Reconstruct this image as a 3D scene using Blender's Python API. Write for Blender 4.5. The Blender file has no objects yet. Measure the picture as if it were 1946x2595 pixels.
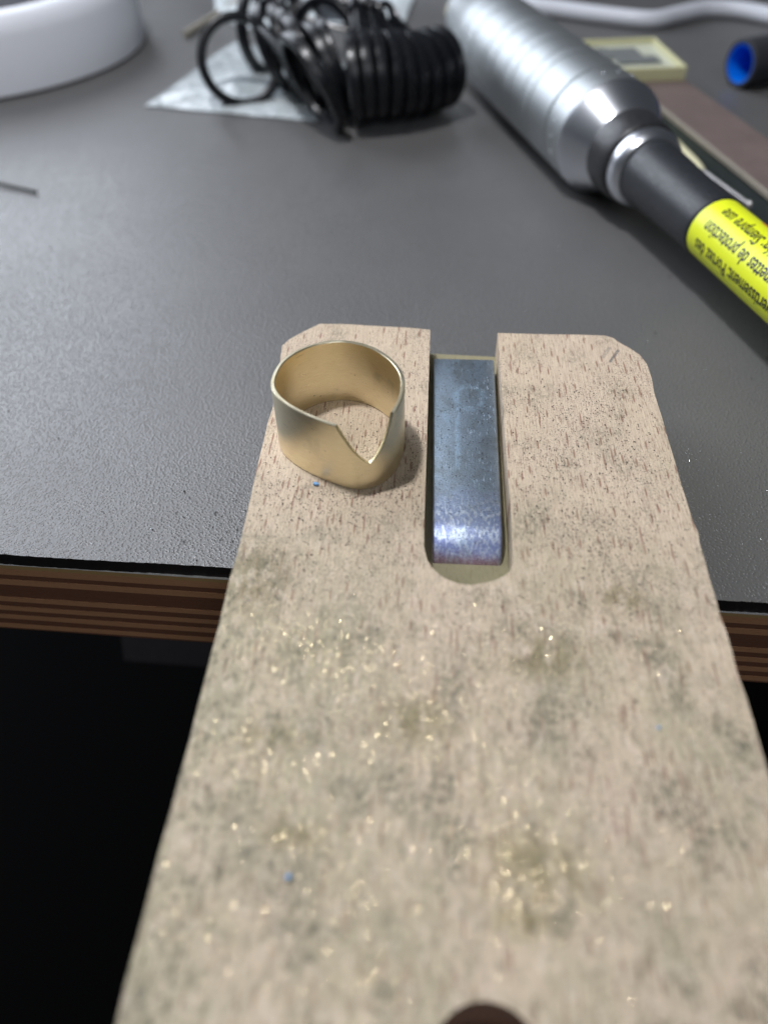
import bpy, bmesh, math, random
from mathutils import Vector, Matrix
random.seed(7)
S = bpy.context.scene
C = S.collection
R = math.radians

# ---------------------------------------------------------------- camera (1 unit = 1 cm)
cam_d = bpy.data.cameras.new('camera')
cam = bpy.data.objects.new('camera', cam_d); C.objects.link(cam); S.camera = cam
cam_d.sensor_fit = 'VERTICAL'; cam_d.sensor_height = 36.0; cam_d.lens = 1949.0 * 36.0 / 2595.0
cam_d.clip_start = 0.05; cam_d.clip_end = 2000
M = Matrix(((0.9980512, -0.03383094, 0.05243352),
            (0.06074526, 0.71899657, -0.69235391),
            (-0.01427653, 0.69418974, 0.71965046))).to_4x4()
M.translation = (0, 0, 8.0)
cam.matrix_world = M
cam_d.dof.use_dof = True
cam_d.dof.focus_distance = 12.6
cam_d.dof.aperture_fstop = (cam_d.lens / 1000.0) / 0.236
cam_d.dof.aperture_blades = 0

# ---------------------------------------------------------------- light
W = bpy.data.worlds.new('World'); S.world = W; W.use_nodes = True
bg = W.node_tree.nodes['Background']
bg.inputs['Color'].default_value = (0.80, 0.88, 1.0, 1)
bg.inputs['Strength'].default_value = 0.06

def area(name, loc, target, sx, sy, power, col, shape='RECTANGLE', spread=180):
    d = bpy.data.lights.new(name, 'AREA'); d.shape = shape; d.size = sx
    if shape in ('RECTANGLE', 'ELLIPSE'): d.size_y = sy
    d.energy = power; d.color = col; d.spread = R(spread)
    o = bpy.data.objects.new(name, d); C.objects.link(o); o.location = loc
    o.rotation_euler = (Vector(target) - Vector(loc)).to_track_quat('-Z', 'Y').to_euler()
    return o
# a round bench lamp overhead and an added soft panel, back left, for desk sheen
area('bench_lamp', (-10.5, 15.0, 40), (0, 10, 0), 4.0, 4.0, 14000, (0.96, 0.97, 1.0), 'DISK')
area('sheen_fill_panel', (-88, 95, 68), (-6, 20, 0), 110, 90, 175000, (0.84, 0.90, 1.0))

area('front_fill_light', (15, -80, 85), (0, 8, 0), 70, 45, 27000, (0.93, 0.95, 1.0))  # added fill from behind the viewer, brightens the ring front and ply edge

vs = S.view_settings
vs.view_transform = 'Standard'; vs.look = 'None'; vs.exposure = 0.0; vs.gamma = 1.0
S.cycles.use_denoising = True
S.cycles.max_bounces = 8; S.cycles.glossy_bounces = 5; S.cycles.transmission_bounces = 6
S.cycles.caustics_reflective = True; S.cycles.caustics_refractive = False
S.cycles.sample_clamp_indirect = 6.0

# ---------------------------------------------------------------- materials
class NT:
    def __init__(s, name):
        s.m = bpy.data.materials.new(name); s.m.use_nodes = True; s.t = s.m.node_tree; s.n = s.t.nodes
        s.p = s.n['Principled BSDF']; s._c = None
    def N(s, typ, **kw):
        n = s.n.new(typ)
        for k, v in kw.items():
            if k.startswith('i_'):
                key = k[2:]; key = int(key) if key.isdigit() else key.replace('_', ' ')
                s.put(n.inputs[key], v)
            else: setattr(n, k, v)
        return n
    def put(s, sock, v):
        if isinstance(v, bpy.types.NodeSocket): s.t.links.new(v, sock)
        elif isinstance(v, bpy.types.Node): s.t.links.new(v.outputs[0], sock)
        else: sock.default_value = v
    def co(s, scale=(1, 1, 1), rot=(0, 0, 0), loc=(0, 0, 0)):
        if s._c is None: s._c = s.n.new('ShaderNodeTexCoord')
        return s.N('ShaderNodeMapping', i_Vector=s._c.outputs['Object'], i_Scale=scale, i_Rotation=rot, i_Location=loc).outputs[0]
    def noise(s, vec, scale, detail=3, rough=.55, dist=0.0):
        return s.N('ShaderNodeTexNoise', i_Vector=vec, i_Scale=scale, i_Detail=detail, i_Roughness=rough, i_Distortion=dist).outputs[0]
    def ramp(s, f, a, b, lo=0.0, hi=1.0):
        n = s.N('ShaderNodeMapRange', i_Value=f); n.interpolation_type = 'SMOOTHSTEP'
        n.inputs[1].default_value = a; n.inputs[2].default_value = b; n.inputs[3].default_value = lo; n.inputs[4].default_value = hi
        return n.outputs[0]
    def math(s, op, a, b=0.0, c=0.0):
        n = s.N('ShaderNodeMath', operation=op); s.put(n.inputs[0], a); s.put(n.inputs[1], b); s.put(n.inputs[2], c)
        return n.outputs[0]
    def mix(s, f, a, b, mode='MIX'):
        n = s.N('ShaderNodeMix', data_type='RGBA', blend_type=mode)
        s.put(n.inputs[0], f)
        s.put(n.inputs[6], a if not isinstance(a, tuple) else (*a, 1)); s.put(n.inputs[7], b if not isinstance(b, tuple) else (*b, 1))
        return n.outputs[2]
    def bump(s, h, strength, dist, normal=None):
        n = s.N('ShaderNodeBump', i_Height=h, i_Strength=strength, i_Distance=dist)
        if normal is not None: s.put(n.inputs['Normal'], normal)
        return n.outputs[0]
    def fin(s, **kw):
        for k, v in kw.items():
            v = (*v, 1) if isinstance(v, tuple) and len(v) == 3 else v
            s.put(s.p.inputs[k.replace('_', ' ')], v)
        return s.m

def plain(name, col, rough=.5, metal=0.0, var=.12, scale=3.0, bump=0.0, bscale=20, spec=.5, **kw):
    a = NT(name); c = a.co()
    f = a.noise(c, scale, 4)
    dark = tuple(x * (1 - var) for x in col); lite = tuple(min(1, x * (1 + var)) for x in col)
    args = dict(Base_Color=a.mix(f, dark, lite), Roughness=a.ramp(a.noise(c, scale * 4, 3), .3, .7, max(0, rough - .06), min(1, rough + .08)),
                Metallic=metal, Specular_IOR_Level=spec, **kw)
    if bump: args['Normal'] = a.bump(a.noise(c, bscale, 3), bump, .01)
    return a.fin(**args)

def wood_material():
    a = NT('beech_wood')
    w = a.noise(a.co((.5, .25, .5)), 1.0, 2)
    base = a.mix(a.noise(a.co((16, .7, 16)), 1.0, 4, .6), (.56, .45, .318), (.69, .575, .425))
    base = a.mix(a.ramp(w, .35, .65, 0, .45), base, (.665, .53, .415))
    fib = a.noise(a.co((55, 2.4, 40)), 1.0, 3, .6)
    base = a.mix(a.ramp(fib, .36, .60, .60, 0), base, (.43, .31, .24))
    # ray flecks: short reddish dashes along the grain
    def flecks(sx, sy, r, gate, loc):
        v = a.N('ShaderNodeTexVoronoi', voronoi_dimensions='2D', i_Vector=a.co((sx, sy, 3), loc=loc), i_Scale=1.0, i_Randomness=1.0)
        d = a.math('ADD', v.outputs['Distance'], a.math('MULTIPLY', a.noise(a.co((30, 6, 10)), 1.0, 2), .10))
        k = a.ramp(d, r, r + .07, 1, 0)
        sep = a.N('ShaderNodeSeparateColor', i_Color=v.outputs['Color'])
        return a.math('MULTIPLY', k, a.ramp(sep.outputs[0], gate, gate + .1, 0, 1))
    f1 = flecks(9.5, 1.35, .15, .45, (0, 0, 0)); f2 = flecks(19, 3.0, .18, .40, (3.3, 7.7, 0)); f3 = flecks(7.5, .60, .125, .62, (9.3, 1.7, 0))
    base = a.mix(a.math('MULTIPLY', f1, .92), base, (.30, .165, .115))
    base = a.mix(a.math('MULTIPLY', f2, .62), base, (.30, .18, .13))
    base = a.mix(a.math('MULTIPLY', f3, .85), base, (.30, .165, .12))
    sepx = a.N('ShaderNodeSeparateXYZ', i_Vector=a.co()).outputs
    near = a.ramp(sepx[1], 5.2, 8.8, 1, 0)                      # the working end is the dirty end
    # olive grey film of ground-in filing dust
    g1 = a.noise(a.co((.8, .55, 1), loc=(2.2, .4, 0)), 1.0, 5, .62)
    film = a.math('MULTIPLY', a.ramp(g1, .38, .62, .08, .62), a.ramp(sepx[1], 4.0, 10.5, 1.0, .15))
    left = a.ramp(a.math('ADD', sepx[0], a.math('MULTIPLY', a.noise(a.co(), .8, 3), 2.6)), -1.4, 4.2, .85, .05)
    film = a.math('MAXIMUM', film, a.math('MULTIPLY', left, a.math('MULTIPLY', near, a.ramp(g1, .32, .60, .35, 1))))
    film = a.math('MULTIPLY', film, a.ramp(a.noise(a.co((26, 3.0, 8)), 1.0, 4, .7), .34, .58, .25, 1))
    base = a.mix(film, base, (.325, .305, .195))
    mot = a.noise(a.co((6, 3.2, 4), loc=(0, 0, 3)), 1.0, 4, .7)
    base = a.mix(a.math('MULTIPLY', a.ramp(mot, .50, .70, 0, .7), near), base, (.30, .255, .175))
    base = a.mix(a.math('MULTIPLY', a.ramp(mot, .48, .34, 0, .35), near), base, (.72, .60, .50))
    # dark drift under the brass heaps
    def heap(x0, y0, rx, ry):
        q = a.N('ShaderNodeVectorMath', operation='MULTIPLY', i_0=a.N('ShaderNodeVectorMath', operation='SUBTRACT', i_0=a.co(), i_1=(x0, y0, 0)).outputs[0], i_1=(1 / rx, 1 / ry, 0)).outputs[0]
        return a.ramp(a.N('ShaderNodeVectorMath', operation='LENGTH', i_0=q).outputs['Value'], .1, 1.0, 1, 0)
    hp_ = None
    for h_ in ((1.2, 2.85, .75, .5), (-1.25, 3.05, .5, .28), (0, 4.4, .7, .5), (-1.65, 4.1, .5, .3), (1.5, 5.35, .7, .5), (-2.2, 6.4, .7, .9), (2.6, 6.3, .5, .35), (1.05, 2.35, .45, .22)):
        v_ = heap(*h_); hp_ = v_ if hp_ is None else a.math('MAXIMUM', hp_, v_)
    base = a.mix(a.math('MULTIPLY', hp_, a.ramp(mot, .34, .58, .05, .80)), base, (.22, .18, .09))
    # darker grey smudges, broken by the grain
    s1 = a.noise(a.co((1.5, 1.0, 1), loc=(5, 2, 0)), 1.0, 4, .6)
    s2 = a.noise(a.co((22, 9, 8)), 1.0, 4, .75)
    sm = a.math('MULTIPLY', a.ramp(s1, .49, .66), a.ramp(s2, .42, .56, .0, 1))
    sm = a.math('MULTIPLY', sm, a.ramp(sepx[1], 3.0, 10.5, 1.0, .45))
    base = a.mix(a.math('MULTIPLY', sm, .85), base, (.125, .120, .080))
    e1 = a.noise(a.co((9, 5, 6), loc=(7, 7, 0)), 1.0, 5, .78)
    edge = a.math('MULTIPLY', a.ramp(sepx[0], -2.6, -1.2, 1, .30), near)
    base = a.mix(a.math('MULTIPLY', a.math('MULTIPLY', a.ramp(e1, .52, .60), edge), .8), base, (.11, .105, .07))
    # finest black dust
    d1 = a.noise(a.co((1, .8, 1)), 34.0, 4, .75); d1m = a.ramp(a.noise(a.co(loc=(1, 6, 0)), .75, 3), .38, .62, .25, 1)
    dd = a.math('MULTIPLY', a.ramp(d1, .53, .62), d1m)
    base = a.mix(a.math('MULTIPLY', dd, .85), base, (.10, .09, .08))
    # pencil marks at the far right corner
    def dash(x0, y0, ang, L, wd):
        m = a.N('ShaderNodeSeparateXYZ', i_Vector=a.N('ShaderNodeVectorRotate', i_Vector=a.N('ShaderNodeVectorMath', operation='SUBTRACT', i_0=a.co(), i_1=(x0, y0, 0)).outputs[0], i_Axis=(0, 0, 1), i_Angle=ang).outputs[0]).outputs
        u = a.ramp(a.math('ABSOLUTE', m[0]), L, L + .06, 1, 0); v = a.ramp(a.math('ABSOLUTE', m[1]), wd * .5, wd, 1, 0)
        return a.math('MULTIPLY', u, v)
    pm = a.math('MAXIMUM', dash(3.28, 11.75, R(-62), .19, .035), a.math('MULTIPLY', dash(3.15, 11.85, R(-62), .17, .05), .5))
    base = a.mix(a.math('MULTIPLY', pm, a.ramp(a.noise(a.co(), 30, 2), .35, .55, .35, .85)), base, (.10, .11, .11))
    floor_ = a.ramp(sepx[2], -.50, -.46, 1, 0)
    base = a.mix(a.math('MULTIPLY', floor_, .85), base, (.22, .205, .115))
    h = a.math('ADD', a.math('MULTIPLY', fib, .5), a.math('MULTIPLY', a.noise(a.co(), 26, 3), .6))
    h = a.math('SUBTRACT', h, a.math('MULTIPLY', a.math('MAXIMUM', f1, f2), .3))
    return a.fin(Base_Color=base, Roughness=a.ramp(fib, .3, .7, .55, .75), Specular_IOR_Level=.32, Normal=a.bump(h, .55, .012))

def laminate_material():
    a = NT('charcoal_pebbled_laminate')
    c = a.co((1, 1, 1)); wob = a.noise(c, 9, 2)
    v = a.N('ShaderNodeTexVoronoi', i_Vector=c, i_Scale=19.0, feature='SMOOTH_F1', i_Smoothness=.35).outputs['Distance']
    h = a.math('ADD', a.math('MULTIPLY', a.ramp(v, .05, .62, 1, 0), .8), a.math('MULTIPLY', a.noise(c, 34, 2), .55))
    col = a.mix(a.noise(c, .35, 4), (.108, .106, .107), (.136, .133, .130))
    dust = a.ramp(a.noise(c, 5, 5, .75), .56, .78, 0, .16)
    col = a.mix(dust, col, (.20, .19, .17))
    return a.fin(Base_Color=col, Roughness=a.ramp(a.noise(c, .5, 3), .3, .7, .30, .36), Specular_IOR_Level=.55, Normal=a.bump(h, .62, .018))

def brass_material():
    a = NT('satin_pale_gold')
    c = a.co((1, 1, 1)); 
    # brushed lines run round the band
    u = a.N('ShaderNodeUVMap').outputs[0]
    mp = a.N('ShaderNodeMapping', i_Vector=u, i_Scale=(4.5, 190, 1)).outputs[0]
    mp2 = a.N('ShaderNodeMapping', i_Vector=u, i_Scale=(1.6, 42, 1), i_Rotation=(0, 0, .10)).outputs[0]
    l1 = a.noise(mp, 1.0, 4, .7); l2 = a.noise(mp2, 1.0, 4, .7)
    h = a.math('ADD', a.math('MULTIPLY', l1, .7), a.math('MULTIPLY', l2, .5))
    col = a.mix(a.ramp(l1, .35, .65), (.80, .705, .475), (.91, .83, .62))
    pit = a.ramp(a.noise(c, 22, 2), .72, .77, 0, .7)
    stain = a.ramp(a.noise(a.co(loc=(0, 3, 0)), 2.1, 3), .60, .75, 0, .35)
    col = a.mix(pit, col, (.10, .08, .05)); col = a.mix(stain, col, (.50, .47, .36))
    return a.fin(Base_Color=col, Metallic=1.0, Roughness=a.ramp(l2, .3, .7, .27, .37), Normal=a.bump(h, .55, .004))

def zinc_material():
    a = NT('blued_zinc_steel')
    c = a.co(); sx = a.N('ShaderNodeSeparateXYZ', i_Vector=c).outputs
    t = a.ramp(a.math('ADD', sx[1], a.math('MULTIPLY', a.noise(c, 1.5, 3), .9)), 7.6, 9.3)
    col = a.mix(t, (.21, .25, .47), (.37, .46, .56))
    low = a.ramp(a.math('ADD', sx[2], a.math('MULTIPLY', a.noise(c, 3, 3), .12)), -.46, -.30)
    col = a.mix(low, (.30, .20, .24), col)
    w1 = a.noise(a.co((3, 1.6, 3), loc=(1, 4, 0)), 1.0, 6, .7, .6)
    worn = a.ramp(w1, .56, .66)
    band = a.math('MULTIPLY', a.ramp(a.math('ABSOLUTE', a.math('SUBTRACT', sx[1], 7.75)), .1, .75, 1, 0), a.ramp(a.noise(a.co((22, 9, 9), rot=(0, 0, .6)), 1.0, 3), .48, .60))
    col = a.mix(a.math('MULTIPLY', worn, .5), col, (.42, .58, .72))
    # faint worn imprint: a ring with a stem below it
    dx = a.math('SUBTRACT', sx[0], .70); dy = a.math('SUBTRACT', sx[1], 10.75)
    rr = a.math('SQRT', a.math('ADD', a.math('POWER', dx, 2.0), a.math('MULTIPLY', a.math('POWER', dy, 2.0), .55)))
    arc = a.ramp(a.math('ABSOLUTE', a.math('SUBTRACT', rr, .24)), .02, .07, 1, 0)
    stem = a.math('MULTIPLY', a.ramp(a.math('ABSOLUTE', a.math('SUBTRACT', sx[0], .50)), .02, .055, 1, 0), a.ramp(a.math('ABSOLUTE', a.math('SUBTRACT', sx[1], 9.95)), 1.0, 1.1, 1, 0))
    imp = a.math('MULTIPLY', a.math('MAXIMUM', arc, stem), a.ramp(a.noise(c, 7, 4, .7), .36, .56))
    col = a.mix(a.math('MULTIPLY', imp, .7), col, (.46, .62, .78))
    col = a.mix(a.math('MULTIPLY', band, .55), col, (.72, .80, .86))
    # scratches both ways
    s1 = a.ramp(a.noise(a.co((60, 3, 60), rot=(0, 0, .75)), 1.0, 2, .8), .66, .72); s2 = a.ramp(a.noise(a.co((60, 4, 60), rot=(0, 0, -.55)), 1.0, 2, .8), .67, .73)
    sc = a.math('MULTIPLY', a.math('MAXIMUM', s1, s2), .45)
    col = a.mix(sc, col, (.70, .78, .84)); fl_ = a.ramp(a.noise(a.co((1, 1, 1), loc=(4, 4, 0)), 30, 3, .7), .56, .68); col = a.mix(a.math('MULTIPLY', fl_, .5), col, (.66, .76, .82))
    sp = a.ramp(a.noise(c, 46, 2), .60, .68, 0, .8)
    grime = a.ramp(a.noise(c, 2.4, 5, .7), .45, .7, 0, .45)
    col = a.mix(grime, col, (.20, .21, .20)); col = a.mix(sp, col, (.05, .05, .055))
    col = a.mix(a.math('MULTIPLY', a.math('MULTIPLY', imp, .5), a.ramp(a.noise(c, 13, 4, .8), .42, .58, .15, 1)), col, (.50, .68, .84))
    h = a.math('ADD', a.noise(c, 38, 3), a.math('MULTIPLY', sc, .8))
    return a.fin(Base_Color=col, Metallic=a.ramp(sp, 0, .8, .92, .2), Roughness=a.mix(t, (.52, .52, .52), (.38, .38, .38)), Normal=a.bump(h, .55, .008))

def ply_material(name, c1, c2):
    a = NT(name)
    f = a.noise(a.co((.7, 4, 30)), 1.0, 5, .65); g = a.noise(a.co((9, 9, 60)), 1.0, 3)
    col = a.mix(f, c1, c2); col = a.mix(a.ramp(g, .55, .7, 0, .35), col, tuple(x * .45 for x in c1))
    return a.fin(Base_Color=col, Roughness=.62, Specular_IOR_Level=.3, Normal=a.bump(g, .5, .01))

m_wood = wood_material(); m_lam = laminate_material(); m_brass = brass_material(); m_zinc = zinc_material()
m_lamedge = plain('black_phenolic_edge', (.018, .015, .014), .5, bump=.6, bscale=30)
m_glue = plain('glossy_varnish_line', (.80, .78, .76), .22, 0, .3, 8, .8, 22)
m_ply_gold = ply_material('varnished_top_veneer', (.34, .22, .09), (.50, .34, .15))
m_ply_lt = ply_material('light_ply', (.42, .21, .11), (.54, .29, .155))
m_ply_dk = ply_material('dark_ply', (.15, .068, .040), (.21, .10, .06))
m_black = plain('gloss_black_plastic', (.0075, .0085, .011), .30, var=.2, spec=.38)
m_rubber = plain('black_rubber', (.018, .020, .024), .42, var=.25, bump=.3, bscale=30)
m_knurl = plain('black_knurled_plastic', (.022, .022, .024), .38, var=.2)
m_sil = NT('satin_aluminium').fin(Base_Color=(.43, .455, .465), Metallic=1.0, Roughness=.47)
m_pol = NT('polished_aluminium').fin(Base_Color=(.66, .68, .72), Metallic=1.0, Roughness=.30)
m_yellow = plain('yellow_label', (.78, .86, .02), .36, var=.04)
m_orange = plain('orange_label_print', (.75, .30, .02), .4)
m_ink = plain('black_ink', (.012, .012, .012), .45)
m_white = plain('white_plastic', (.78, .80, .86), .42, var=.02)
m_wcable = plain('white_cable_jacket', (.72, .74, .80), .38, var=.03)
m_paper = plain('white_paper', (.66, .72, .74), .7, var=.10, scale=.6)
m_cream = plain('cream_plastic', (.80, .76, .50), .45, var=.06)
m_box = plain('pale_yellow_plastic', (.62, .60, .36), .34, var=.06)
m_film = plain('clear_lid_film', (.60, .62, .50), .25, var=.05)
m_grey = plain('grey_insert', (.16, .17, .17), .6, var=.2)
m_brown = plain('dull_brown_stone', (.150, .112, .100), .62, var=.22, scale=.9, bump=.5, bscale=40)
m_tan = plain('tan_seam', (.30, .27, .22), .6)
m_green = plain('dark_green_grit', (.030, .042, .040), .75, var=.35, scale=4, bump=.6, bscale=50)
m_blue = plain('bright_blue_liner', (.0, .18, .80), .4, var=.05)
m_foam = plain('charcoal_foam', (.026, .027, .034), .8, var=.15)
m_steel = plain('steel_rod', (.50, .48, .47), .42, 1.0)
m_wire = plain('dull_dark_wire', (.05, .055, .045), .6)
m_chip = plain('blue_wax_chip', (.17, .38, .68), .45)
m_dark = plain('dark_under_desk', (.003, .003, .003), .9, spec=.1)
m_under = plain('dark_grey_panel', (.05, .045, .05), .7, spec=.2)
m_dust = plain('black_filing_dust', (.030, .027, .024), .6)
m_hole = plain('brown_hole_wall', (.24, .15, .11), .85, var=.3, bump=.6, bscale=12)
m_flake = NT('brass_flake').fin(Base_Color=(.92, .78, .48), Metallic=1.0, Roughness=.25)
m_spark = NT('pale_mineral_flake').fin(Base_Color=(.8, .82, .85), Metallic=.9, Roughness=.2)
def bag_material():
    a = NT('clear_plastic_bag'); c = a.co((.6, .9, 1), rot=(0, 0, .5))
    f = a.noise(c, .8, 4, .55, .8)
    a.fin(Base_Color=a.mix(f, (.56, .63, .66), (.82, .88, .90)), Roughness=.22, Alpha=a.ramp(f, .3, .62, .52, .80), Specular_IOR_Level=.7,
          Normal=a.bump(a.noise(c, 1.3, 3, .5, 1.2), .8, .3))
    return a.m
m_bag = bag_material()

# ---------------------------------------------------------------- mesh helpers
def mesh_obj(name, bm, mats, parent=None, smooth=None, recalc=True):
    if recalc: bmesh.ops.recalc_face_normals(bm, faces=bm.faces)
    me = bpy.data.meshes.new(name)
    if smooth is not None:
        for f in bm.faces: f.smooth = True
        for e in bm.edges:
            if len(e.link_faces) == 2 and e.calc_face_angle(0) > R(smooth): e.smooth = False
    bm.to_mesh(me); bm.free()
    for m in (mats if isinstance(mats, (list, tuple)) else [mats]): me.materials.append(m)
    o = bpy.data.objects.new(name, me); C.objects.link(o)
    if parent is not None: o.parent = parent
    return o
def tag(o, label=None, cat=None, group=None, kind=None):
    if label: o['label'] = label
    if cat: o['category'] = cat
    if group: o['group'] = group
    if kind: o['kind'] = kind
    return o
def thing(name, loc, label, cat, group=None, rotz=0):
    o = bpy.data.objects.new(name, None); o.empty_display_size = .5; C.objects.link(o); o.location = loc; o.rotation_euler = (0, 0, rotz)
    return tag(o, label, cat, group)
def box(bm, c, s, bev=0.0, rot=None):
    r = bmesh.ops.create_cube(bm, size=1.0)['verts']
    m = Matrix.Translation(c) @ (rot.to_4x4() if rot else Matrix()) @ Matrix.Diagonal((*s, 1))
    bmesh.ops.transform(bm, matrix=m, verts=r)
    if bev:
        es = list({e for v in r for e in v.link_edges})
        bmesh.ops.bevel(bm, geom=es, offset=bev, segments=3, affect='EDGES', profile=.6)
def lathe(bm, prof, n=64, mat=None, closed=False, wob=None):
    """prof: (s, r) along local +Y ; mat: 4x4"""
    rings = []
    for s, r in prof:
        ring = []
        for i in range(n):
            t = 2 * math.pi * i / n; rr = r * (wob(s, t) if wob else 1)
            v = Vector((rr * math.cos(t), s, rr * math.sin(t)))
            ring.append(bm.verts.new(mat @ v if mat else v))
        rings.append(ring)
    k = len(rings)
    for j in range(k if closed else k - 1):
        a, b = rings[j], rings[(j + 1) % k]
        for i in range(n): bm.faces.new((a[i], a[(i + 1) % n], b[(i + 1) % n], b[i]))
    if not closed:
        if prof[0][1] > 1e-4: bm.faces.new(rings[0])
        if prof[-1][1] > 1e-4: bm.faces.new(rings[-1][::-1])
def tube(bm, pts, r, n=12, cap=True):
    pts = [Vector(p) for p in pts]; rs = r if isinstance(r, (list, tuple)) else [r] * len(pts)
    up = Vector((0, 0, 1)); prev = None; rings = []
    for i, p in enumerate(pts):
        t = (pts[min(i + 1, len(pts) - 1)] - pts[max(i - 1, 0)]).normalized()
        if prev is None:
            x = t.cross(up); x = x if x.length > .01 else t.cross(Vector((1, 0, 0)))
        else: x = prev - t * prev.dot(t)
        x.normalize(); prev = x; y = t.cross(x)
        rings.append([bm.verts.new(p + rs[i] * (x * math.cos(2 * math.pi * k / n) + y * math.sin(2 * math.pi * k / n))) for k in range(n)])
    for a, b in zip(rings, rings[1:]):
        for k in range(n): bm.faces.new((a[k], a[(k + 1) % n], b[(k + 1) % n], b[k]))
    if cap: bm.faces.new(rings[0][::-1]); bm.faces.new(rings[-1])
def spline(P, sub=8, closed=False):
    P = [Vector(p) for p in P]; n = len(P); out = []
    for i in range(n if closed else n - 1):
        g = (lambda k: P[k % n]) if closed else (lambda k: P[max(0, min(n - 1, k))])
        a, b, c, d = g(i - 1), g(i), g(i + 1), g(i + 2)
        for j in range(sub):
            t = j / sub
            out.append(.5 * ((2 * b) + (c - a) * t + (2 * a - 5 * b + 4 * c - d) * t * t + (3 * b - a - 3 * c + d) * t ** 3))
    if not closed: out.append(P[-1])
    return out
def prism(bm, poly, z0, z1):
    lo = [bm.verts.new((p[0], p[1], z0)) for p in poly]; hi = [bm.verts.new((p[0], p[1], z1)) for p in poly]
    n = len(poly)
    for i in range(n): bm.faces.new((lo[i], lo[(i + 1) % n], hi[(i + 1) % n], hi[i]))
    bm.faces.new(lo[::-1]); bm.faces.new(hi)
def apply_mods(o):
    dg = bpy.context.evaluated_depsgraph_get(); dg.update()
    me = bpy.data.meshes.new_from_object(o.evaluated_get(dg)); o.modifiers.clear(); o.data = me

# ---------------------------------------------------------------- setting: floor
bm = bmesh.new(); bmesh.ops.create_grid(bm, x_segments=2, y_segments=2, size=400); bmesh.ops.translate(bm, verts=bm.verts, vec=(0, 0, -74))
tag(mesh_obj('floor', bm, m_dark), kind='structure')  # near-black floor colour stands in for the deep shade below the desk

# ---------------------------------------------------------------- desk
ZD = -1.5
desk = thing('desk', (0, 7.66, -74), 'plywood desk with pebbled charcoal laminate top and exposed striped ply edge', 'desk', rotz=R(-1.9))
DX0, DX1, DD = -60.0, 60.0, 75.0
def slab(name, z1, z0, mat, inset=0.0, bev=0.0, wav=0.0):
    """a full-depth layer of the desk, front edge slightly wavy; local coords relative to desk empty"""
    bm = bmesh.new(); n = 90; random.seed(hash_name(name, z1))
    fr = []
    for i in range(n + 1):
        x = DX0 + (DX1 - DX0) * i / n
        fr.append((x, inset + (random.uniform(-wav, wav) if wav else 0)))
    poly = fr + [(DX1, DD), (DX0, DD)]
    prism(bm, poly, z0 + 74, z1 + 74)
    o = mesh_obj(name, bm, mat, desk)
    return o
def hash_name(s, z): return int(sum(ord(c) for c in s) + z * 1000)
bm = bmesh.new(); random.seed(4)
fr = []
for i in range(401):
    x = -14 + 28 * i / 400; fr.append((x, .012 * math.sin(x * 1.3) + random.uniform(-.006, .006)))
prism(bm, [(DX0, 0)] + fr + [(DX1, 0), (DX1, DD), (DX0, DD)], 74 - 1.76, 74 + ZD)
for f in bm.faces:
    if f.normal.z < .5 and f.calc_center_median().z < 74 + ZD - .01: f.material_index = 1
lam = mesh_obj('laminate_top', bm, [m_lam, m_lamedge], desk)
slab('varnish_bead', -1.762, -1.785, m_glue, -.012, wav=.006)
z = -1.787; first = True
for k, (t, mt, ins) in enumerate([(.11, m_ply_gold, .005), (.20, m_ply_lt, .03), (.13, m_ply_dk, .036), (.15, m_ply_lt, .03), (.19, m_ply_dk, .036), (.17, m_ply_dk, .040),
                       (.13, m_ply_lt, .03), (.14, m_ply_dk, .036), (.13, m_ply_lt, .03), (.14, m_ply_dk, .036), (.13, m_ply_lt, .03), (.15, m_ply_dk, .036), (.13, m_ply_lt, .03), (.05, m_ply_dk, .036)]):
    slab('ply', z, z - t + .006, mt, ins, wav=.004); z -= t
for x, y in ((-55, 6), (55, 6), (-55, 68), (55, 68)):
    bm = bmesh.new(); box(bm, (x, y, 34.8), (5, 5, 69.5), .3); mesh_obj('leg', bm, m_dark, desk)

# shelf panel seen dimly under the desk
bm = bmesh.new(); box(bm, (0, 0, 0), (12, 1.2, 2.6), .05)
o = mesh_obj('drawer_front', bm, m_under, None); o.location = (-2.2, 12.3, -9.3); o.rotation_euler = (R(-25), 0, R(-2))
tag(o, 'dim dark grey drawer front hanging in shadow under the desk', 'drawer')

# ---------------------------------------------------------------- bench pin
random.seed(11)
out = [(-2.10, 12.59), (-1.6, 12.60), (-1.0, 12.555), (-.4, 12.52), (-.02, 12.47)]
out += [(-.015, 12.46), (1.24, 12.41)]
out += [(1.25, 12.41), (2.0, 12.40), (2.7, 12.41), (3.20, 12.40), (3.34, 12.33), (3.44, 12.18), (3.60, 12.0), (3.74, 11.80), (3.82, 11.50), (3.825, 11.1)]
y = 10.7
while y > 7.9: out.append((3.795 + random.uniform(-.008, .008), y)); y -= .35
out += [(3.80, 7.7), (3.815, 7.6), (3.825, 7.5), (3.80, 7.3)]
y = 7.0
while y > 3.6: out.append((3.80 + random.uniform(-.009, .009), y)); y -= .3
out += [(3.80, 3.0), (3.8, -1.0), (3.78, -6.0), (-2.55, -6.0), (-2.56, 0.0)]
y = .8
while y < 11.0: out.append((-2.56 - .008 * max(0, y - 6) + random.uniform(-.015, .015), y)); y += .4
out += [(-2.64, 11.1), (-2.68, 11.5), (-2.70, 11.85), (-2.60, 12.05), (-2.36, 12.33)]
clean = []
for p in out:
    if not clean or (Vector(p) - Vector(clean[-1])).length > .02: clean.append(p)
bm = bmesh.new(); prism(bm, clean, ZD + .004, 0); pin = mesh_obj('bench_pin', bm, [m_wood, m_hole])
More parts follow.
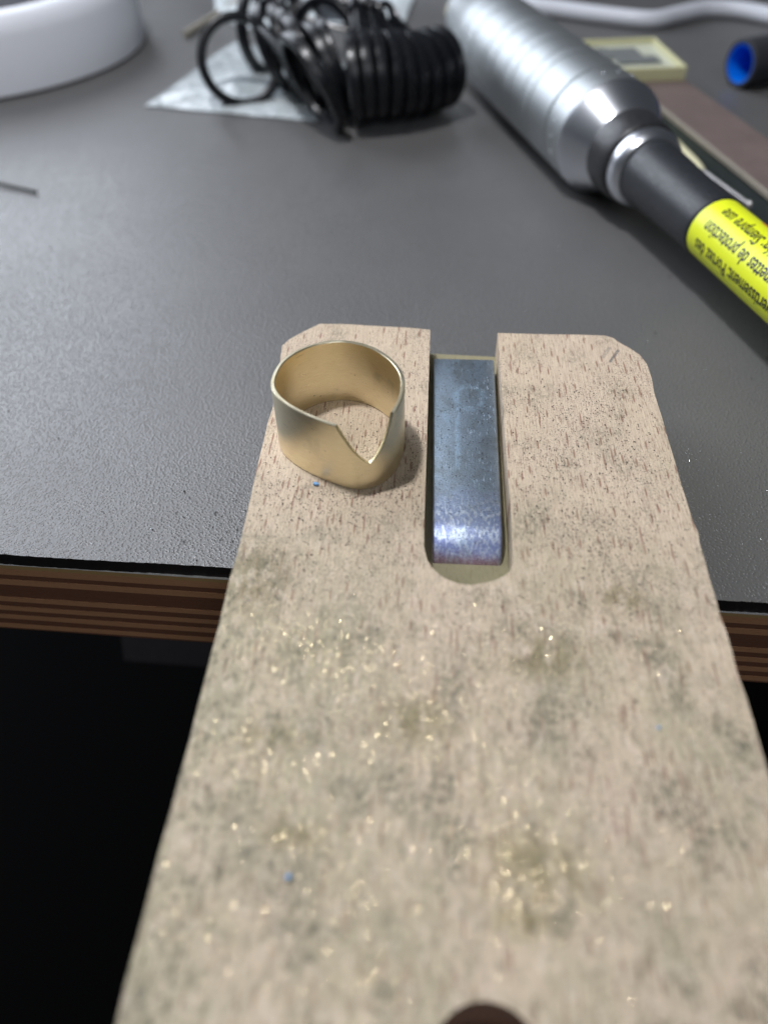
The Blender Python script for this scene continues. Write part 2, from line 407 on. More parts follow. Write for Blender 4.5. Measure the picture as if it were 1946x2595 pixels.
slot = [(-.01, 14.0), (.003, 8.5), (.005, 7.3), (.012, 7.05), (.057, 6.83), (.135, 6.68), (.21, 6.59), (.303, 6.51), (.46, 6.435), (.646, 6.415), (.85, 6.465), (.98, 6.52), (1.085, 6.59), (1.17, 6.68), (1.212, 6.80), (1.225, 7.1), (1.24, 7.7), (1.238, 8.6), (1.245, 14.0)]
bm = bmesh.new(); prism(bm, slot, -.53, .6); cut = mesh_obj('slot_cutter', bm, m_wood)
bm = bmesh.new(); lathe(bm, [(-1.0, .50), (1.0, .50)], 48, Matrix.Translation((.70, 1.17, 0)) @ Matrix.Rotation(R(90), 4, 'X')); cut2 = mesh_obj('hole_cutter', bm, m_hole)
bm = bmesh.new(); box(bm, (.635, 7.05, -1), (1.12, .36, 3)); cut3 = mesh_obj('leg_cutter', bm, m_wood)
for c in (cut, cut2):
    md = pin.modifiers.new('b', 'BOOLEAN'); md.operation = 'DIFFERENCE'; md.object = c; md.solver = 'EXACT'
bv = pin.modifiers.new('bev', 'BEVEL'); bv.width = .022; bv.segments = 2; bv.limit_method = 'ANGLE'; bv.angle_limit = R(50); bv.harden_normals = False
apply_mods(pin)
for c in (cut, cut2, cut3): bpy.data.objects.remove(c)
tag(pin, 'slotted beech wood bench pin stained with grey filing dust, overhanging the desk edge', 'bench pin')

# ---------------------------------------------------------------- clamp plate in the slot
clamp = thing('bench_clamp', (.635, 7.0, -3.9), 'blued zinc steel clamp bent down through the slot of the wooden bench pin', 'clamp')
def strip(profile, x0a, x1a, x0b, x1b, yb, ya, th):
    """profile = list of (y, z) of the outer (top) side; thick inwards"""
    bm = bmesh.new(); n = len(profile); rows = []
    for i, (y, z) in enumerate(profile):
        p0 = Vector(profile[max(0, i - 1)]); p1 = Vector(profile[min(n - 1, i + 1)]); t = (p1 - p0).normalized(); nrm = Vector((-t.y, t.x))
        f = max(0, min(1, (y - yb) / (ya - yb))); xl = x0b + (x0a - x0b) * f; xr = x1b + (x1a - x1b) * f
        yi, zi = y + nrm.x * th, z + nrm.y * th
        rows.append([bm.verts.new(v) for v in ((xl, y, z), (xr, y, z), (xr, yi, zi), (xl, yi, zi))])
    for a, b in zip(rows, rows[1:]):
        for k in range(4): bm.faces.new((a[k], a[(k + 1) % 4], b[(k + 1) % 4], b[k]))
    bm.faces.new(rows[0]); bm.faces.new(rows[-1][::-1])
    return bm
prof = [(11.90, -.235), (11.0, -.235), (10, -.235), (9, -.235), (8.2, -.235), (7.83, -.235)]
r0 = .66
for k in range(1, 29):
    t = R(90) * k / 28; prof.append((7.76 - r0 * math.sin(t), -.235 - r0 * (1 - math.cos(t))))
prof += [(7.10, -1.5), (7.10, -3.0), (7.10, -5.2)]
for k in range(1, 9):
    t = R(90) * k / 8; prof.append((7.10 + .5 * (1 - math.cos(t)), -5.2 - .5 * math.sin(t)))
prof += [(9.0, -5.7), (11.0, -5.7)]
bm = strip(prof, .072, 1.180, .140, 1.130, 7.0, 11.9, .26)
bmesh.ops.recalc_face_normals(bm, faces=bm.faces)
pl = mesh_obj('plate', bm, m_zinc); bv = pl.modifiers.new('b', 'BEVEL'); bv.width = .035; bv.segments = 3; bv.limit_method = 'ANGLE'; bv.angle_limit = R(50)
apply_mods(pl)
for p in pl.data.polygons: p.use_smooth = abs(p.normal.x) < .3
pl.parent = clamp; pl.location = -clamp.location   # mesh stays in world cm so the shader's positions hold
bm = bmesh.new(); lathe(bm, [(0, .35), (.1, .42), (2.2, .42), (2.25, .3)], 24, Matrix.Translation((0, 3.0, -2.9)) @ Matrix.Rotation(R(90), 4, 'X'), wob=lambda s, t: 1 + .02 * math.sin(s * 60))
mesh_obj('screw', bm, m_steel, clamp, 40)

# ---------------------------------------------------------------- the ring
plan = [(-2.34, 9.40), (-2.30, 9.68), (-2.14, 9.97), (-1.84, 10.23), (-1.48, 10.34), (-1.19, 10.31), (-.86, 10.17), (-.58, 9.88), (-.40, 9.56), (-.345, 9.26), (-.36, 8.95), (-.42, 8.66), (-.52, 8.42), (-.70, 8.22), (-.92, 8.125), (-1.12, 8.145), (-1.43, 8.27), (-1.78, 8.46), (-2.07, 8.68), (-2.27, 8.93), (-2.345, 9.16)]
P = spline([(x, y, 0) for x, y in plan], 14, True); nP = len(P)
for _ in range(90): P = [P[i] * .5 + (P[i - 1] + P[(i + 1) % nP]) * .25 for i in range(nP)]
HR, TH = 1.15, .062
L = [0]
for i in range(nP): L.append(L[-1] + (P[(i + 1) % nP] - P[i]).length)
tot = L[-1]
def arc_of(pt): return L[min(range(nP), key=lambda i: (P[i] - Vector((*pt, 0))).length)]
sB = arc_of((-.81, 8.165)); sL = arc_of((-1.27, 8.20)); sR = arc_of((-.47, 8.53))
def rim(s):
    lo, hi = sR, sL                       # arc grows right lip -> bottom -> left lip
    if s <= lo or s >= hi: return HR
    if s < sB: f = (s - lo) / (sB - lo); w = 1 - f; return .50 + (HR - .50) * (w ** 1.35)
    f = (s - sB) / (hi - sB); return .50 + (HR - .50) * (.80 * f ** 1.12 + .20 * f ** 2.4)
# resample finely
samp = []
for i in range(nP):
    a, b = P[i], P[(i + 1) % nP]; la, lb = L[i], L[i + 1]
    sub = 4 if sR - .08 < la < sL + .08 else 1
    for j in range(sub): samp.append((a.lerp(b, j / sub), la + (lb - la) * j / sub))
ns = len(samp); NZ = 10; bm = bmesh.new(); uvl = bm.loops.layers.uv.new('UVMap'); cols = []
for i, (p, s) in enumerate(samp):
    t = (samp[(i + 1) % ns][0] - samp[i - 1][0]).normalized(); nrm = Vector((t.y, -t.x, 0))
    cen = Vector((-1.35, 9.2, 0))
    if nrm.dot(p - cen) < 0: nrm = -nrm
    h = rim(s); pin_ = p - nrm * TH; e = .012; col = []
    col += [(p - nrm * e, 0.0), (p, e)]
    col += [(p, e + (h - 2 * e) * k / NZ) for k in range(1, NZ + 1)]
    col += [(p - nrm * e, h), (pin_ + nrm * e, h), (pin_, h - e)]
    col += [(pin_, e + (h - 2 * e) * (NZ - k) / NZ) for k in range(1, NZ + 1)]
    col += [(pin_ + nrm * e, 0.0)]
    cols.append(([bm.verts.new((q.x, q.y, zz + .004)) for q, zz in col], s))
K = len(cols[0][0])
for i in range(ns):
    (a, sa), (b, sb) = cols[i], cols[(i + 1) % ns]
    if sb < sa: sb = tot
    for k in range(K):
        k2 = (k + 1) % K; f = bm.faces.new((a[k], b[k], b[k2], a[k2]))
        for lp in f.loops:
            v = lp.vert; lp[uvl].uv = ((sa if v in (a[k], a[k2]) else sb), v.co.z)
ring = mesh_obj('ring_band', bm, m_brass, None, 38)
tag(ring, 'wide satin gold ring band with a V-shaped notch standing on the bench pin', 'ring')

# little blue chips
def chip(loc, s, rz, label):
    bm = bmesh.new(); random.seed(int(abs(loc[0]) * 100)); bmesh.ops.create_icosphere(bm, subdivisions=1, radius=1)
    for v in bm.verts: v.co = Vector((v.co.x * s[0], v.co.y * s[1], v.co.z * s[2])) * random.uniform(.75, 1.15)
    zmin = min(v.co.z for v in bm.verts)
    for v in bm.verts: v.co.z -= zmin
    o = mesh_obj('blue_chip', bm, m_chip); o.location = loc; o.rotation_euler = (0, 0, rz)
    tag(o, label, 'chip', 'tiny blue wax chips on the bench pin')
chip((-1.63, 8.21, .001), (.068, .036, .03), R(-15), 'tiny blue chip lying just in front of the gold ring')
chip((-1.22, 2.62, .001), (.035, .03, .02), .5, 'tiny blue chip among the brass filings at the near left of the bench pin')
chip((2.72, 4.45, .001), (.022, .02, .015), .2, 'tiny blue chip near the right edge of the bench pin')

# ---------------------------------------------------------------- filings (geometry)
def in_slot(x, y, pad=.0): return y > 6.35 and -.02 - pad < x < 1.26 + pad
def on_ring(x, y):
    p = Vector((x, y, 0)); return min((p - q).length for q in P[::3]) < .10
def pick(fn, n):
    out = []
    while len(out) < n:
        q = fn()
        if q is None: continue
        out.append(q)
    return out
def flakes(name, pts, smin, smax, mat, tilt, label, cat, flat=.3, power=2.2):
    bm = bmesh.new()
    for (x, y, z) in pts:
        s = smin + (smax - smin) * random.random() ** power
        rot = Matrix.Rotation(random.uniform(0, 6.28), 3, 'Z') @ Matrix.Rotation(random.gauss(0, tilt), 3, 'X') @ Matrix.Rotation(random.gauss(0, tilt), 3, 'Y')
        el = random.uniform(.5, 1.0)
        q = [Vector((-s, -s * el, 0)), Vector((s * random.uniform(.6, 1), -s * el * .7, 0)), Vector((s * random.uniform(.4, 1), s * el, 0)), Vector((-s * .8, s * el * .8, 0))]
        vs_ = [rot @ v for v in q]; bot = rot @ Vector((0, 0, -s * flat * 2)); mz = min(min(v.z for v in vs_), bot.z)
        base = Vector((x, y, z - mz + .0005)); vv = [bm.verts.new(base + v) for v in vs_]; b = bm.verts.new(base + bot)
        bm.faces.new(vv)
        for k in range(4): bm.faces.new((vv[(k + 1) % 4], vv[k], b))
    o = mesh_obj(name, bm, mat, recalc=False)
    return tag(o, label, cat, kind='stuff')
random.seed(21)
clus = [(-1.1, 8.0, .6, .35), (-.3, 8.6, .35, .4), (-.5, 7.4, .7, .5), (-1.9, 7.9, .5, .5), (2.2, 8.5, .8, 1.2), (2.0, 9.4, .6, .9), (2.9, 9.3, .4, .9), (.5, 5.8, 1.4, .5), (1.9, 7.6, .5, .7),
        (2.6, 7.4, .5, .5), (-.7, 9.1, .5, .4), (-1.9, 6.6, .5, .5), (1.6, 5.2, .8, .6), (2.7, 6.3, .7, .8), (0, 4.4, 1.2, .8)]
def dust_pt():
    if random.random() < .30: x, y = random.uniform(-2.5, 3.75), random.uniform(3.2, 11.5)
    else:
        c = random.choice(clus); x, y = random.gauss(c[0], c[2]), random.gauss(c[1], c[3])
    if not (-2.5 < x < 3.74 and 1.5 < y < 12.2) or in_slot(x, y, .02) or on_ring(x, y): return None
    return (x, y, 0)
flakes('black_dust', pick(dust_pt, 12000), .0022, .0125, m_dust, .3, 'fine black filing dust scattered over the beech bench pin', 'dust', .5, 3.2)
def slot_pt():
    x, y = random.uniform(.15, 1.12), random.uniform(7.8, 11.8); return (x, y, -.235)
flakes('plate_dust', pick(slot_pt, 900), .003, .011, m_dust, .3, 'black filing dust lying on the blued clamp plate', 'dust', .5, 3)
gcl = [(-1.13, 5.34, 0.50, 0.23), (-.05, 4.67, 0.57, 0.42), (.05, 4.18, 0.57, 0.35), (-1.3, 5.07, 0.57, 0.27), (-1.64, 4.13, 0.50, 0.27), (1.5, 5.34, 0.57, 0.42), (1.18, 2.92, 0.38, 0.24), (1.02, 2.43, 0.29, 0.20), (1.36, 2.70, 0.38, 0.23), (.99, 3.18, 0.42, 0.23), (1.15, 2.80, 0.73, 0.50), (-1.20, 3.06, 0.41, 0.20), (-1.73, 3.65, 0.35, 0.23), (-.45, 1.84, 0.35, 0.27), (-.72, 2.5, 0.42, 0.27), (.6, 3.66, 0.65, 0.35), (-1.9, 2.2, 0.42, 0.27), (.46, 4.95, 0.65, 0.35), (-1.8, 5.65, 0.50, 0.27)]
def gold_pt():
    if random.random() < .12: x, y = random.uniform(-2.5, 3.2), random.triangular(1.0, 8.0, 3.0)
    else:
        c = random.choice(gcl); x, y = random.gauss(c[0], c[2]), random.gauss(c[1], c[3])
    if not (-2.5 < x < 3.74 and .8 < y < 12.0) or in_slot(x, y, .02) or on_ring(x, y) or math.hypot(x - .70, y - 1.17) < .55: return None
    return (x, y, 0)
flakes('brass_filings', pick(gold_pt, 42000), .0020, .0054, m_flake, .45, 'glinting brass filings scattered over the near end of the bench pin', 'filings', .35, 1.5)
# a few filings and dust on the desk top
def desk_pt():
    if random.random() < .5: x, y = random.gauss(-3.2, .7), random.gauss(8.6, .8)
    else: x, y = random.uniform(-12, 9), random.uniform(7.6, 20)
    if y < 7.75 - .033 * x or (-2.75 < x < 3.9 and y < 12.65): return None
    return (x, y, ZD)
flakes('desk_dust', pick(desk_pt, 420), .004, .022, m_dust, .3, 'black dust specks on the charcoal desk top beside the bench pin', 'dust', .5, 3)
def desk_pt2():
    x, y = random.uniform(-12, 9), random.uniform(7.6, 20)
    if random.random() < .5: x, y = random.gauss(4.6, .6), random.gauss(9.0, 1.2)
    if y < 7.75 - .033 * x or (-2.75 < x < 3.9 and y < 12.65): return None
    return (x, y, ZD)
flakes('desk_sparkles', pick(desk_pt2, 1600), .0018, .0045, m_spark, .4, 'tiny glinting metal specks strewn on the charcoal desk top', 'filings', .35, 1.5)

# ---------------------------------------------------------------- handpiece
U = Vector((.29030505, -.95693416, 0)); HA = Vector((2.5527703, 28.821800, -.02))
V = U.cross(Vector((0, 0, 1)))            # towards the left of the picture
HM = Matrix(((V.x, U.x, 0, 0), (V.y, U.y, 0, 0), (V.z, U.z, 1, 0), (0, 0, 0, 1)))   # local x=V, y=U, z=up
hp = thing('handpiece', HA, 'silver flexible shaft handpiece with black collar and yellow warning label on its cable', 'rotary handpiece')
hp.matrix_world = Matrix.Translation(HA) @ HM
def hpart(name, prof, mat, n=96, closed=False, wob=None, smooth=32):
    bm = bmesh.new(); lathe(bm, prof, n, None, closed, wob); return mesh_obj(name, bm, mat, hp, smooth)
RB = 1.475
pr = [(-6.5, .42), (-6.4, .5), (-5.4, .52), (-5.38, .85), (-4.2, 1.0), (-3.2, 1.25), (-2.4, 1.42), (-2.0, RB)]
bands = [(-1.0, .95), (1.2, .8), (2.9, .7), (4.5, .55)]
for c, w in bands:
    a, b = c - w / 2, c + w / 2
    for g in (a,): pr += [(g - .03, RB), (g - .02, RB - .035), (g + .02, RB - .035), (g + .03, RB)]
    for g in (b,): pr += [(g - .03, RB), (g - .02, RB - .035), (g + .02, RB - .035), (g + .03, RB)]
pr += [(6.1, RB), (6.12, RB - .05), (6.2, RB - .05), (6.22, RB), (7.05, RB), (7.12, RB - .012), (7.2, RB - .05), (8.05, 1.07), (8.08, 1.0)]
hpart('barrel', pr, m_sil)
for c, w in bands:
    hpart('grip_band', [(c - w / 2 + .045, RB - .02), (c - w / 2 + .06, RB + .001), (c + w / 2 - .06, RB + .001), (c + w / 2 - .045, RB - .02)], m_sil, 720, wob=lambda s, t: 1 + (.0016 if math.sin(t * 90) > 0 else -.001), smooth=20)
hpart('cone', [(7.14, RB - .10), (7.15, RB + .002), (7.22, RB - .02), (7.34, RB - .09), (8.0, 1.10), (8.09, 1.045), (8.1, .95)], m_pol)
bm = bmesh.new()
bmesh.ops.create_uvsphere(bm, u_segments=8, v_segments=5, radius=.032)
dm = mesh_obj('dimple', bm, m_pol, hp, 60)
for k in range(22):
    t = 2 * math.pi * k / 22; q = dm if k == 0 else dm.copy()
    if k: C.objects.link(q); q.parent = hp
    q.location = (RB * math.cos(t), 6.62, RB * math.sin(t))
hpart('collar', [(8.05, .98), (8.08, 1.05), (8.18, 1.07), (8.92, 1.02), (9.0, .98), (9.04, .93)], m_knurl, 240, wob=lambda s, t: 1 + (.014 * (math.sin(t * 30) > 0) if 8.2 < s < 8.9 else 0), smooth=25)
hpart('lock_ring', [(9.0, .90), (9.06, .945), (9.2, .955), (9.36, .93), (9.47, .86), (9.5, .78)], m_pol)
hpart('cable_sleeve', [(9.42, .76), (9.5, .80), (9.8, .79), (11.0, .73), (12.2, .70), (12.45, .70), (12.55, .68), (12.57, .655), (13, .64), (30, .60)], m_rubber)
lab = hpart('warning_label', [(12.60, .64), (12.61, .664), (19.5, .655), (19.52, .62)], m_yellow)
RL = .664
def wrap_text(txt, size, s_end, phi, mat, sx=.66):
    cu = bpy.data.curves.new('t', 'FONT'); cu.body = txt; cu.size = size; cu.align_x = 'RIGHT'; cu.align_y = 'CENTER'; cu.offset = .004 * size / .3
    cu.resolution_u = 2
    to = bpy.data.objects.new('t', cu); C.objects.link(to)
    dg = bpy.context.evaluated_depsgraph_get(); dg.update()
    me = bpy.data.meshes.new_from_object(to.evaluated_get(dg)); bpy.data.objects.remove(to)
    bm = bmesh.new(); bm.from_mesh(me); bpy.data.meshes.remove(me)
    for k in range(-6, 7):
        bmesh.ops.bisect_plane(bm, geom=bm.verts[:] + bm.edges[:] + bm.faces[:], plane_co=(0, k * .035, 0), plane_no=(0, 1, 0))
    for v in bm.verts:
        t, q = v.co.x * sx, v.co.y
        a = R(phi) + q / RL; rr = RL + .004
        v.co = Vector((rr * math.sin(a), s_end - t, rr * math.cos(a)))
    bm.normal_update()
    return mesh_obj('lettering', bm, mat, lab, recalc=False)
wrap_text('Avertissement: Portez des', .43, 12.95, 96, m_ink)
wrap_text('Lunettes de protection', .43, 12.98, 58, m_ink)
wrap_text('Precauci\u00f3n: Siempre use', .43, 13.0, 21, m_ink)
# orange strip printed along the far side of the label
bm = bmesh.new()
rows = []
for s in [13.7 + .2 * i for i in range(28)]:
    rows.append([bm.verts.new(((RL + .003) * math.sin(R(p)), s, (RL + .003) * math.cos(R(p)))) for p in (-36, -30, -24, -18)])
for a, b in zip(rows, rows[1:]):
    for k in range(3): bm.faces.new((a[k], b[k], b[k + 1], a[k + 1]))
mesh_obj('orange_strip', bm, m_orange, lab)

# cream cap beside the nose
bm = bmesh.new(); lathe(bm, [(0, .55), (.08, .62), (1.0, .58), (1.3, .45), (1.35, .1)], 32, Matrix.Rotation(R(90), 4, 'X') @ Matrix.Rotation(R(0), 4, 'Z'))
o = mesh_obj('cream_cap', bm, m_cream, None, 40); o.location = (.75, 38.0, ZD + .62); o.rotation_euler = (R(62), 0, R(20))
tag(o, 'small cream plastic cap lying at the far end of the silver handpiece', 'cap')

# ---------------------------------------------------------------- white round dish / lamp base
bm = bmesh.new()
lathe(bm, [(0, 6.9), (.12, 7.09), (1.9, 7.05), (2.2, 6.95), (2.42, 6.72), (2.5, 6.4), (2.5, 6.0), (2.42, 5.85), (2.3, 5.8), (2.3, .01)], 128, Matrix.Rotation(R(90), 4, 'X'))
base = thing('lamp_base', (-19.47, 35.13, ZD), 'round white plastic base with a dark recessed top at the far left of the desk', 'lamp base')
mesh_obj('shell', bm, m_white, base, 40)
bm = bmesh.new(); lathe(bm, [(2.304, 5.78), (2.38, 5.7), (2.40, 5.5), (2.40, .01)], 96, Matrix.Rotation(R(90), 4, 'X')); mesh_obj('top_pad', bm, m_foam, base, 40)
bm = bmesh.new(); lathe(bm, [(0.0, 6.7), (-.0, 6.99), (.11, 6.99)], 96, Matrix.Rotation(R(90), 4, 'X') @ Matrix.Translation((0, 0, 0))); mesh_obj('foot_ring', bm, m_foam, base, 40)

# ---------------------------------------------------------------- bag and papers
def sheet(name, poly, z, mat, wave, label, cat, th=.02, nx=26):
    """a thin crumpled sheet spanned by 4 corners"""
    a, b, c, d = [Vector((*p, 0)) for p in poly]; bm = bmesh.new(); g = []
    random.seed(len(label)); ph = [random.uniform(0, 6.28) for _ in range(6)]
    for i in range(nx + 1):
        row = []
        for j in range(nx + 1):
            u, v = i / nx, j / nx; p = a.lerp(b, u).lerp(d.lerp(c, u), v)
            h = wave * (.5 + .25 * math.sin(p.x * 1.3 + p.y * .5 + ph[0]) + .25 * math.sin(p.y * 1.1 - p.x * .6 + ph[1]) + .12 * math.sin(p.x * 3.1 + ph[2]))
            edge = min(u, v, 1 - u, 1 - v) * 6
            row.append((p.x, p.y, z + .01 + max(0.0, h) * min(1, .15 + edge)))
        g.append(row)
    top = [[bm.verts.new((x, y, zz + th)) for x, y, zz in r] for r in g]; bot = [[bm.verts.new(q) for q in r] for r in g]
    for i in range(nx):
        for j in range(nx):
            bm.faces.new((top[i][j], top[i + 1][j], top[i + 1][j + 1], top[i][j + 1])); bm.faces.new((bot[i][j + 1], bot[i + 1][j + 1], bot[i + 1][j], bot[i][j]))
    for i in range(nx):
        for (r0_, r1_) in (((i, 0), (i + 1, 0)), ((i + 1, nx), (i, nx)), ((0, i + 1), (0, i)), ((nx, i), (nx, i + 1))):
            bm.faces.new((bot[r0_[0]][r0_[1]], bot[r1_[0]][r1_[1]], top[r1_[0]][r1_[1]], top[r0_[0]][r0_[1]]))
    o = mesh_obj(name, bm, mat, None, 60); return tag(o, label, cat)
sheet('plastic_bag', ((-10.3, 28.6), (-4.1, 27.2), (-3.4, 33.0), (-8.6, 36.2)), ZD, m_bag, .45, 'crinkled clear plastic bag lying flat under the black ring gauges', 'bag')
sheet('paper_sheet', ((-8.2, 38.0), (-1.6, 39.4), (-1.2, 46.0), (-8.8, 46.5)), ZD, m_paper, .5, 'crumpled white paper behind the ring gauges at the top edge', 'paper')
sheet('paper_scrap', ((-10.1, 39.6), (-8.3, 38.2), (-7.9, 44), (-11.4, 45)), ZD, m_paper, .8, 'small white paper scrap beside the thin pale stick', 'paper')

# ---------------------------------------------------------------- ring gauges
def gauge_mesh(r, tab=1.5):
    bm = bmesh.new(); w, t = .26, .225
    prof = []
    for k in range(10):
        a = 2 * math.pi * k / 10; prof.append((t * .9 * math.copysign(abs(math.sin(a)) ** .6, math.sin(a)), r - .15 + .165 * math.copysign(abs(math.cos(a)) ** .6, math.cos(a))))
    lathe(bm, prof, 48, Matrix.Rotation(R(90), 4, 'Z'), closed=True)      # axis now along X, ring in YZ plane
    # neck and eyelet
    box(bm, (0, r + tab / 2 - .05, 0), (.20, tab, .52), .05)
    e = [(.10 * math.copysign(abs(math.sin(2 * math.pi * k / 8)) ** .6, math.sin(2 * math.pi * k / 8)), .33 + .13 * math.cos(2 * math.pi * k / 8)) for k in range(8)]
    lathe(bm, e, 24, Matrix.Translation((0, r + tab + .25, 0)) @ Matrix.Rotation(R(90), 4, 'Z'), closed=True)
    return bm
def gauge(loc, r, rx, ry, rz, label, tab=1.5, first={}):
    key = (round(r, 2), tab)
    if key not in first: 
        o = mesh_obj('ring_gauge', gauge_mesh(r, tab), m_black, None, 40); first[key] = o
    else:
        o = first[key].copy(); C.objects.link(o)
    o.location = loc; o.rotation_euler = (Matrix.Rotation(R(rz), 3, 'Z') @ Matrix.Rotation(R(ry), 3, 'Y') @ Matrix.Rotation(R(rx), 3, 'X')).to_euler()
    tag(o, label, 'ring gauge', 'black plastic ring gauges on a key ring'); return o
ordn = ['leftmost', 'second', 'third', 'fourth', 'fifth', 'sixth', 'seventh', 'eighth', 'ninth', 'tenth', 'eleventh', 'rightmost']
NS = 9
for k in range(NS):
    f = k / (NS - 1); r = 1.36 - .14 * f
    cx_ = -2.6 + 2.55 * f + random.uniform(-.05, .05); cy_ = 26.9 + .1 * f + 1.4 * f * f
    gauge((cx_, cy_, ZD + r + .04 + random.uniform(0, .1)), r, 20 + random.uniform(-4, 4), random.uniform(-6, 4), 4 + 38 * f, 'black ring gauge standing edge-on in the right-hand row, %s' % (['leftmost', 'second from the left', 'third from the left', 'fourth from the left', 'middle one', 'fourth from the right', 'third from the right', 'second from the right', 'rightmost'][k]), 1.5)
gauge((-6.80, 29.0, -.15), 1.45, 8, -20, -68, 'black ring gauge standing open towards the viewer over the clear bag, leftmost of all', 1.1)
gauge((-5.75, 30.2, -.05), 1.45, 20, -20, -2, 'black ring gauge leaning just right of the open one', 1.5)
gauge((-5.25, 29.7, .0), 1.45, 20, -16, 8, 'black ring gauge in the leaning pile, middle of three', 1.5)
gauge((-4.85, 29.1, .05), 1.45, 20, -20, 16, 'black ring gauge in the leaning pile, nearest the big slanted one', 1.5)
gauge((-4.0, 26.55, -.10), 1.62, 16, -24, 32, 'large black ring gauge slanting forward, nearest to the bench pin', 1.7)
gauge((-3.7, 27.7, -.05), 1.50, 18, -20, 24, 'black ring gauge tucked directly behind the big slanted one', 1.7)
gauge((-4.45, 28.4, .0), 1.45, 20, -22, 20, 'black ring gauge squeezed between the leaning pile and the big slanted one', 1.5)
gauge((-3.45, 28.3, -.05), 1.45, 18, -18, 12, 'black ring gauge between the slanted gauge and the upright row', 1.7)
gauge((-4.05, 30.4, .0), 1.45, 18, 10, 60, 'black ring gauge behind the slanted one, half hidden', 1.2)
gauge((-6.6, 32.2, .0), 1.45, 20, -6, -20, 'black ring gauge behind the open one, at the back of the pile', 1.5)
gauge((-5.6, 32.4, .1), 1.45, 20, -8, -6, 'black ring gauge at the very back of the leaning pile', 1.5)
# key ring through the eyelets
bm = bmesh.new(); pts = [(2.1 * math.cos(R(a)), 1.0 * math.sin(R(a)), .15 * math.sin(R(a * 2))) for a in range(0, 361, 10)]
tube(bm, pts, .07, 10, False); o = mesh_obj('key_ring', bm, m_steel, None, 60); o.location = (-3.6, 32.4, .45); o.rotation_euler = (R(12), R(4), R(-8))
tag(o, 'thin steel key ring threading the tabs of the black ring gauges', 'key ring')
# knurled metal knob
bm = bmesh.new(); n = 26; rows = []
for j in range(15):
    s = j / 14 * 1.3; row = []
    for i in range(n * 2):
        t = 2 * math.pi * i / (n * 2); rr = .42 + (.035 if (i + j) % 2 else -.02); row.append(bm.verts.new((s - .65, rr * math.cos(t), rr * math.sin(t))))
    rows.append(row)
for a, b in zip(rows, rows[1:]):
    for i in range(n * 2): bm.faces.new((a[i], a[(i + 1) % (n * 2)], b[(i + 1) % (n * 2)], b[i]))
bm.faces.new(rows[0][::-1]); bm.faces.new(rows[-1])
kn = thing('knurled_holder', (-3.95, 33.9, .3), 'bright knurled metal holder resting between the two piles of ring gauges', 'tool holder', rotz=R(-12))
mesh_obj('knurled_head', bm, m_pol, kn)
bm = bmesh.new(); lathe(bm, [(0, .16), (.03, .20), (1.2, .20), (1.25, .15)], 24, Matrix.Translation((-.6, 0, 0)) @ Matrix.Rotation(R(90), 4, 'Z')); mesh_obj('shank', bm, m_pol, kn, 40)
# thin stick
bm = bmesh.new(); tube(bm, [(-10.9, 36.9, ZD + .15), (-10.2, 39.5, ZD + .2), (-9.3, 43.0, ZD + .3)], [.13, .13, .13], 10)
tag(mesh_obj('wooden_stick', bm, plain('pale_stick', (.36, .33, .27), .6), None, 40), 'thin pale stick pointing to the white paper scrap beside the white base', 'stick')
bm = bmesh.new(); tube(bm, [(-15, 22.9, ZD + .07), (-13.2, 22.1, ZD + .09), (-11.5, 21.45, ZD + .07)], [.03, .05, .045], 8)
tag(mesh_obj('wire_offcut', bm, m_wire, None, 40), 'short dark wire offcut lying alone at the left edge of the desk', 'wire')

# ---------------------------------------------------------------- white cable
bm = bmesh.new()
tube(bm, spline([(-4, 49, -1.17), (0.2, 44.8, -1.17), (3.2, 41.4, -1.17), (5.4, 40.0, -1.17), (7.2, 39.0, -1.17), (8.9, 38.4, -1.17), (10.2, 39.2, -1.17), (11.6, 40.1, -1.17), (13.0, 39.9, -1.17), (14.6, 38.4, -1.17), (17, 35.5, -1.17), (22, 33, -1.17)], 8), .33, 16)
tag(mesh_obj('white_cable', bm, m_wcable, None, 60), 'white cable snaking across the back of the desk', 'cable')

# ---------------------------------------------------------------- sharpening block
blk = thing('sharpening_stone', (8.2, 25.0, ZD), 'long block with brown top and dark green side lying beyond the handpiece', 'sharpening stone', rotz=math.atan2(-.97, .243))
# local +x runs towards the viewer; left side of the picture = local -y... edges set by eye
def bslab(name, y0, y1, z0, z1, mat, x0=-5.0, x1=12.0, bev=.03):
    bm = bmesh.new(); box(bm, ((x0 + x1) / 2, (y0 + y1) / 2, (z0 + z1) / 2), (x1 - x0, y1 - y0, z1 - z0), bev); return mesh_obj(name, bm, mat, blk)
bslab('green_core', -.86, 1.0, .10, .70, m_green)
bslab('tan_base', -.90, 1.02, .004, .098, m_tan)
bslab('brown_top', -.78, 1.0, .702, .84, m_brown, bev=.02)
bslab('tan_edge', -.90, -.782, .70, .832, m_tan, bev=.02)

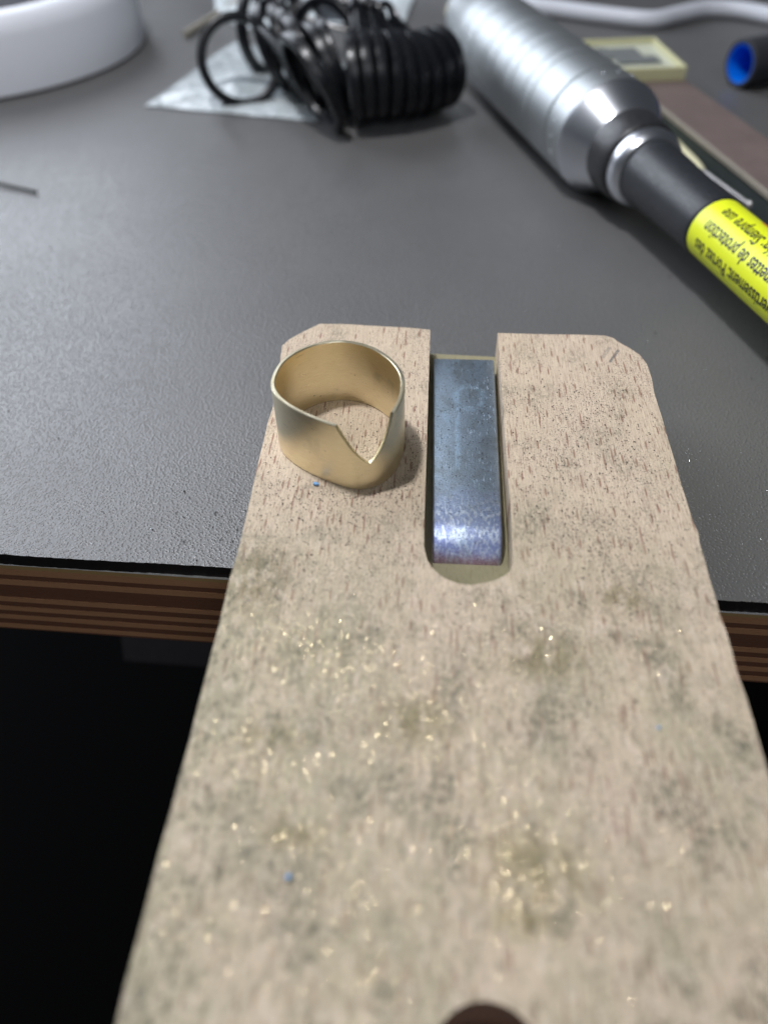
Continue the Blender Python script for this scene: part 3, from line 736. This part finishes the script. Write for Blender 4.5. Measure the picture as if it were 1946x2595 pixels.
# pale yellow box
bx = thing('small_box', (6.45, 30.4, -.655), 'shallow pale yellow plastic box with a grey insert resting on the stone block', 'box', rotz=R(8))
bw, bd, bh = 3.1, 3.4, .40
bm = bmesh.new()
box(bm, (0, 0, .03), (bw, bd, .06)); mesh_obj('floor_plate', bm, m_box, bx)
for (cx_, cy_, sx_, sy_) in ((0, -bd / 2 + .06, bw, .12), (0, bd / 2 - .06, bw, .12), (-bw / 2 + .06, 0, .12, bd - .25), (bw / 2 - .06, 0, .12, bd - .25)):
    bm = bmesh.new(); box(bm, (cx_, cy_, .06 + (bh - .06) / 2 + .002), (sx_, sy_, bh - .064), .03); mesh_obj('side_wall', bm, m_box, bx)
bm = bmesh.new(); box(bm, (0, 0, .23), (bw - .28, bd - .28, .04), .01); mesh_obj('tray', bm, m_film, bx)
bm = bmesh.new()
for c, s in (((-.1, .35, .30), (1.3, 1.0, .08)), ((.25, -.45, .295), (1.5, .7, .07)), ((-.75, .8, .295), (.6, .4, .07))): box(bm, c, s, .03)
mesh_obj('grey_insert', bm, m_grey, bx)

# blue lined tube
tb = thing('lined_tube', (10.55, 30.9, ZD + .78), 'black foam tube with a bright blue inside at the right edge of the desk', 'tube', rotz=R(26 - 90))
bm = bmesh.new(); lathe(bm, [(0, .62), (-.02, .70), (.06, .77), (6, .77), (6, .62)], 48, closed=True); mesh_obj('sleeve', bm, m_foam, tb, 40)
bm = bmesh.new(); lathe(bm, [(.01, .622), (.01, .585), (5.9, .585), (5.9, .618)], 48, closed=True); mesh_obj('liner', bm, m_blue, tb, 40)

# ball burnisher
bt = thing('ball_burnisher', (7.4, 23.6, -1.3), 'slim steel ball-tipped tool with a cream handle lying along the stone block', 'burnisher')
def loc_(p): return tuple(Vector(p) - Vector((7.4, 23.6, -1.3)))
bm = bmesh.new(); tube(bm, [loc_((6.75, 26.2, -1.3)), loc_((7.15, 24.7, -1.25)), loc_((7.45, 23.4, -1.22)), loc_((7.6, 22.8, -1.2))], [.22, .24, .18, .10], 14); mesh_obj('handle', bm, m_cream, bt, 40)
bm = bmesh.new(); tube(bm, [loc_((7.58, 22.9, -1.2)), loc_((8.36, 20.85, -1.25))], [.075, .07], 12); mesh_obj('shaft', bm, m_steel, bt, 40)
bm = bmesh.new(); bmesh.ops.create_uvsphere(bm, u_segments=20, v_segments=12, radius=.13, matrix=Matrix.Translation(loc_((8.40, 20.75, -1.25)))); mesh_obj('ball_tip', bm, m_steel, bt, 80)
